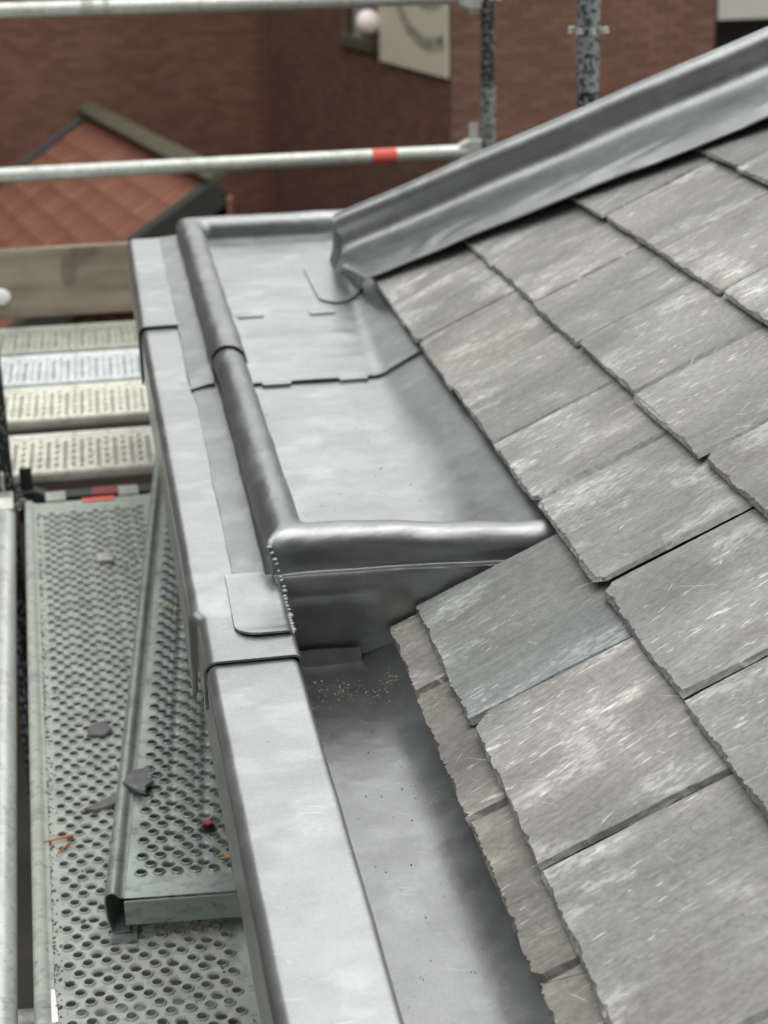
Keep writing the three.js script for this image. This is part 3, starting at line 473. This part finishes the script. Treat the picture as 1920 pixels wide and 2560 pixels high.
// ---------------------------------------------------------------- small things lying about
function shard(label, pts, y, t, mat, turn, pos) { const s = new THREE.Shape(pts.map(([x, z]) => new THREE.Vector2(x, -z))); const g = new THREE.ExtrudeGeometry(s, { depth: t, bevelEnabled: true, bevelSize: 0.0012, bevelThickness: 0.0012, bevelSegments: 1 }); g.rotateX(-Math.PI / 2); g.rotateY(turn); g.rotateZ(0.1); g.translate(...pos); return solo('slate_shard', metreUV(g), mat, label, 'slate piece'); }
const shardMat = M({ map: slateTex[1][0], color: 0xb8b8bc, roughness: 0.7 });
shard('dark grey broken slate piece on the skewed deck', [[-0.02, 0.0], [-0.008, -0.03], [0.022, -0.034], [0.024, 0.012], [0.014, 0.02], [0.012, 0.036], [0.0, 0.03]], 0, 0.005, shardMat, 0, [-0.03, -0.3745, -2.3]);
shard('blue grey slate chip lying on the dusty deck', [[-0.025, 0.005], [-0.01, -0.022], [0.02, -0.02], [0.016, 0.014], [0, 0.024]], 0, 0.004, shardMat, 0.4, [-0.09, -0.446, -2.62]);
shard('pale slate chip on the far part of the dusty deck', [[-0.015, 0.01], [-0.012, -0.03], [0.02, -0.026], [0.018, 0.03]], 0, 0.004, slateMats[3], 0.2, [-0.075, -0.446, -3.42]);
shard('long dark slate sliver half under the skewed deck', [[-0.035, 0.02], [0.04, -0.02], [0.05, 0.01], [-0.02, 0.03]], 0, 0.005, shardMat, 0, [-0.08, -0.4465, -2.38]);
function splinter(label, x, y, z, L, turn, c) { const g = new THREE.CylinderGeometry(0.0012, 0.0038, L, 6); g.scale(1, 1, 0.5); g.rotateZ(Math.PI / 2); g.rotateY(turn); g.translate(x, y, z); return solo('wood_splinter', g, M({ color: c, roughness: 0.8 }), label, 'splinter'); }
splinter('longer orange wood splinter on the dusty deck', -0.158, -0.444, -2.275, 0.05, 0.2, 0xc98a62);
splinter('short orange wood splinter on the dusty deck', -0.148, -0.444, -2.245, 0.035, 1.0, 0xb9805c);
splinter('cream wood chip on the skewed deck', 0.037, -0.378, -2.98, 0.03, 0.4, 0xe4d3a6);
splinter('tan wood chip lodged in a hole of the skewed deck', 0.088, -0.381, -2.07, 0.026, 0.1, 0xc49a62);
splinter('yellow wood chip on the skewed deck', -0.012, -0.378, -2.86, 0.022, 1.2, 0xe0cf9a);
{ const b = thing('bolt', 'black hexagon bolt with red paint on its head, on the skewed deck', 'bolt', [0.071, -0.381, -2.155]); b.scale.setScalar(0.74); const g = new THREE.CylinderGeometry(0.0115, 0.0115, 0.011, 6); g.translate(0, 0.0085, 0); part('head', g, M({ color: 0x2c2c2e, roughness: 0.55, metalness: 0.4 }), b); const w = new THREE.CylinderGeometry(0.0155, 0.0155, 0.003, 24); w.translate(0, 0.0015, 0); part('washer', w, M({ color: 0x39393b, roughness: 0.5, metalness: 0.5 }), b); const p = new THREE.CylinderGeometry(0.0088, 0.0095, 0.0012, 7); p.translate(0, 0.0146, 0); part('red_paint', p, M({ color: 0xc8323a, roughness: 0.7 }), b); }
solo('plastic_sliver', prism([[-0.165, -1.9], [-0.156, -1.9], [-0.15, -1.83], [-0.168, -1.83]], -0.449, -0.4475), M({ color: 0xe9e4e2, roughness: 0.25 }), 'white plastic sliver beside the lip of the dusty deck', 'sliver');
{ // crumbs of mortar in the gutter and grit on lead and slate
  const r = rng(77), geo = new THREE.IcosahedronGeometry(1, 0);
  const put = (name, label, n, mat, where) => { const im = shade(new THREE.InstancedMesh(geo, mat, n)); for (let i = 0; i < n; i++) { const [p, s] = where(); im.setMatrixAt(i, new THREE.Matrix4().compose(p, new THREE.Quaternion().setFromEuler(new THREE.Euler(r() * 6, r() * 6, r() * 6)), V(s * (0.7 + 0.9 * r()), s * 0.6, s * (0.7 + 0.9 * r())))); } im.name = numbered(name); im.userData = { kind: 'stuff', label, category: 'debris' }; scene.add(im); };
  const g2 = () => (r() + r() + r()) / 3;
  put('mortar_crumbs', 'yellow mortar crumbs scattered at the foot of the step', 200, M({ color: 0xa3977a, roughness: 0.9 }), () => { const x = 0.205 + 0.125 * r(), z = -2.03 + 0.17 * g2() * (0.6 + 0.4 * r()) + (x - 0.26) * 0.12; return [V(x, lowBed(x) + 0.0036, z), 0.0004 + 0.0010 * r() * r()]; });
  put('gutter_grit', 'dark grit specks lying in the lead gutter', 150, M({ color: 0x55544f, roughness: 0.9 }), () => (r() < 0.7 ? (() => { const x = 0.2 + 0.13 * r(); return [V(x, lowBed(x) + 0.0036, -1.95 + 1.0 * r()), 0.0004 + 0.0009 * r() * r()]; })() : (() => { const x = 0.25 + 0.2 * r(), z = -2.95 + 0.7 * r(); return [V(x, bedY(x, z) + 0.0034, z), 0.0005 + 0.0007 * r() * r()]; })()));
  put('deck_crumbs', 'fine slate and mortar crumbs strewn over the dusty deck', 320, M({ color: 0x77756f, roughness: 0.95 }), () => { const z = -1.75 - 2.0 * Math.sqrt(r()), x = ledX(z) + 0.03 + 0.26 * r(); return [V(x, -0.4488, z), 0.0008 + 0.0032 * Math.pow(r(), 4)]; });
  put('deck_dirt', 'dark dirt crumbs caught along the lip of the dusty deck', 420, M({ color: 0x6d6b66, roughness: 0.95 }), () => { const z = -1.75 - 2.0 * r(), x = ledX(z) + 0.026 + 0.017 * r() * r(); return [V(x, -0.449, z), 0.001 + 0.0026 * r() * r()]; });
}

// ---------------------------------------------------------------- neighbouring buildings
{
  const X = V(1, 0, 0), n = V(0, 0, 1), A = 80 * Math.PI / 180, d = V(Math.cos(A), 0, Math.sin(A)), nr = V(-Math.sin(A), 0, Math.cos(A));
  const b = thing('brick_building', 'red brick building forming an inner corner beyond the scaffold', 'building', [0, 0, 0]);
  const W1 = V(-10, -9, -26), C0 = V(2.556, -9, -26), C1 = C0.clone().addScaledVector(d, 7.53), top = 10.6;
  part('wall', slab(W1, X, n, 0, 12.75, 0, top, 0.3), M({ color: 0x6b4c3e, roughness: 0.95, bumpMap: grit, bumpScale: 0.01 }), b); brickwork(b, V(-6, -5.4, -26), X, n, 8.5, 7, 301);
  part('wing_wall', slab(C0, d, nr, -0.12, 7.5, 0, top, 0.3), mortar, b); brickwork(b, V(C0.x, -5.4, C0.z), d, nr, 7.5, 7, 302, [[3.75, 5.1, 4.4, 7]], 0.85);
  part('end_wall', slab(C1, X, n, 0, 3.05, 0, top, 0.3), mortar, b); brickwork(b, V(C1.x, -3, C1.z), X, n, 3.06, 4.6, 303);
  part('end_wall', slab(C1.clone().setZ(C1.z - 0.8), X, n, 3.05, 8, 0, top, 0.3), M({ color: 0x3a3632, roughness: 0.9 }), b);
  part('band_course', slab(V(C1.x, 0, C1.z), X, V(0, 0, 1), 3.08, 8, -0.62, -0.38, 0.7), M({ color: 0xb9b6ac, roughness: 0.9 }), b);
  const win = part('window', slab(V(C0.x, 0, C0.z), d, nr, 3.9, 5.0, -0.92, 0.9, 0.12), M({ color: 0x2b2f30, roughness: 0.25 }), b);
  part('sill', slab(V(C0.x, 0, C0.z).addScaledVector(nr, 0.08), d, nr, 3.7, 5.15, -1.06, -0.925, 0.2), stone, win);
  part('mullion', slab(V(C0.x, 0, C0.z).addScaledVector(nr, 0.02), d, nr, 4.2, 4.5, -0.92, 0.9, 0.13), M({ color: 0x8f948c, roughness: 0.7 }), win);
  const lm = thing('bulkhead_lamp', 'round white lamp beside the sign on the brick wall', 'lamp', [0, 0, 0]);
  const lp = V(C0.x, -0.68, C0.z).addScaledVector(d, 5.2).addScaledVector(nr, 0.16);
  const sg = new THREE.SphereGeometry(0.15, 20, 14); sg.translate(lp.x, lp.y, lp.z); part('globe', sg, M({ color: 0xfff2ec, roughness: 0.4 }), lm); part('bracket', tube(lp.clone().addScaledVector(nr, -0.18), lp.clone().addScaledVector(nr, -0.1), 0.05), darkSteel, lm);
  const cv = document.createElement('canvas'); cv.width = 512; cv.height = 512; const c = cv.getContext('2d'); c.fillStyle = '#cfcab4'; c.fillRect(0, 0, 512, 512); c.strokeStyle = '#2b2d2c'; c.lineWidth = 9;
  const r = rng(12); for (const [rad, a0, a1, n2, h] of [[340, 2.6, 0.7, 30, 40], [235, 2.5, 0.8, 20, 36]]) for (let k = 0; k < n2; k++) { const a = lerp(a0, a1, k / n2), x = 400 + rad * Math.cos(a), y = 100 + rad * Math.sin(a); c.save(); c.translate(x, y); c.rotate(a - 1.57); c.beginPath(); c.moveTo(0, -h / 2); c.lineTo(0, h / 2); if (r() < 0.6) { c.moveTo(0, (r() - 0.5) * h); c.lineTo(9, (r() - 0.5) * h); } c.stroke(); c.restore(); }
  const st = new THREE.CanvasTexture(cv); st.colorSpace = THREE.SRGBColorSpace;
  const s = thing('wall_sign', 'cream sign board with dark curved lettering on the brick wall', 'sign', [0, 0, 0]);
  const so = V(C0.x, 0, C0.z).addScaledVector(nr, 0.06); part('board', slab(so, d, nr, 5.3, 7.5, -1.14, 1.06, 0.05), M({ color: 0xb9b5a2, roughness: 0.8 }), s);
  const pg = new THREE.PlaneGeometry(2.18, 2.18); pg.applyMatrix4(new THREE.Matrix4().makeBasis(d, V(0, 1, 0), nr).setPosition(so.clone().addScaledVector(d, 6.4).addScaledVector(nr, 0.004).setY(-0.04))); part('lettering', pg, M({ map: st, roughness: 0.8 }), s);
}
{ // lean-to with a tiled roof against the brick wall
  const A = V(-0.25, -2.294, -25.95), B = V(1.23, -2.294, -19.03), C = V(-1.6, -3.076, -25.95);
  const R = B.clone().sub(A), LR = R.length(); R.normalize(); const dn = C.clone().sub(A); dn.addScaledVector(R, -dn.dot(R)).normalize(); const N = new THREE.Vector3().crossVectors(R, dn).normalize(); if (N.y < 0) N.negate();
  const t = thing('tiled_outbuilding', 'outbuilding with an orange tiled roof and a mossy stone coping', 'building', [0, 0, 0]);
  const at = (a, b, n) => A.clone().addScaledVector(R, a).addScaledVector(dn, b).addScaledVector(N, n);
  part('roof_slope', sheet([0, 6.6].map((b) => [at(-1.5, b, -0.05), at(LR, b, -0.05)]), 0.08, false), M({ color: 0x6a3f30, roughness: 0.9 }), t);
  const tw = 0.3, tl = 0.34, g0 = sheet(span(0, 0.40, 1).map((v) => span(0, 1, 8).map((f) => V(f * tw, 0.028 * Math.sin(f * 6.283) + 0.02 * (v / 0.4), v))), 0.014, true);
  const q = new THREE.Matrix4().makeBasis(R, N, dn), r = rng(33);
  for (let j = 0; j < 14; j++) for (let i = 0; i < 21; i++) { const m = part('tile', g0, terracotta[(r() * 4) | 0], t); const p = at(LR - 0.25 - (i + 1) * tw, 0.12 + j * tl, (r() - 0.5) * 0.006); m.applyMatrix4(q.clone().setPosition(p)); }
  for (let i = 0; i < 9; i++) { const a = LR * i / 9, m = part('coping_stone', metreUV(new RoundedBoxGeometry(LR / 9 - 0.015, 0.13, 0.24, 2, 0.03)), stone, t); m.applyMatrix4(q.clone().setPosition(at(a + LR / 18, -0.06, 0.1 + 0.01 * r()))); }
  const rs = A.clone(); rs.y = -9; const rn = V(R.z, 0, -R.x).normalize(); part('gable_wall', slab(V(A.x, -9, A.z).addScaledVector(rn, 0.1), R, rn, 0, LR, 0, 6.62, 0.25), mortar, t);
  part('verge_board', sheet([0, 3.2].map((b) => [at(LR - 0.24, b, 0.09), at(LR + 0.05, b, 0.09)]), 0.3, true), M({ color: 0x2f302b, roughness: 0.9 }), t);
  part('abutment_flashing', sheet([-0.1, 4].map((b) => [at(0.02 + b * 0.19, b, 0.075), at(0.34 + b * 0.19, b, 0.075)]), 0.02, true), M({ color: 0x5d6468, roughness: 0.5, metalness: 0.5 }), t);
  const low = thing('lower_roof', 'lower orange tiled roof glimpsed under the toe board', 'roof', [0, 0, 0]);
  part('tiles', sheet(span(5, 7, 1).map((v) => span(0, 8, 160).map((u) => V(-6 + u, -6.3 + v * 0.35 + 0.025 * Math.sin(u * 24), -14 - v))), 0.02, true), terracotta[1], low);
  part('wall', box(-6, 2, -9, -4.62, -21, -19), M({ color: 0x40352f, roughness: 0.95 }), low);
  const ch = thing('chimney_stack', 'small brick chimney stack with a terracotta pot behind the gutter end', 'chimney', [1.34, 0, -19.6]); part('stack', box(-0.2, 0.3, -9, -3.0, -0.25, 0.2), mortar, ch); const pot = new THREE.LatheGeometry([[0.085, 0], [0.07, 0.25], [0.08, 0.45], [0.095, 0.47], [0.095, 0.5], [0.06, 0.5]].map(([x, y]) => new THREE.Vector2(x, y)), 16); pot.translate(0, -3.0, 0); part('pot', pot, terracotta[2], ch);
}
renderer.render(scene, camera);
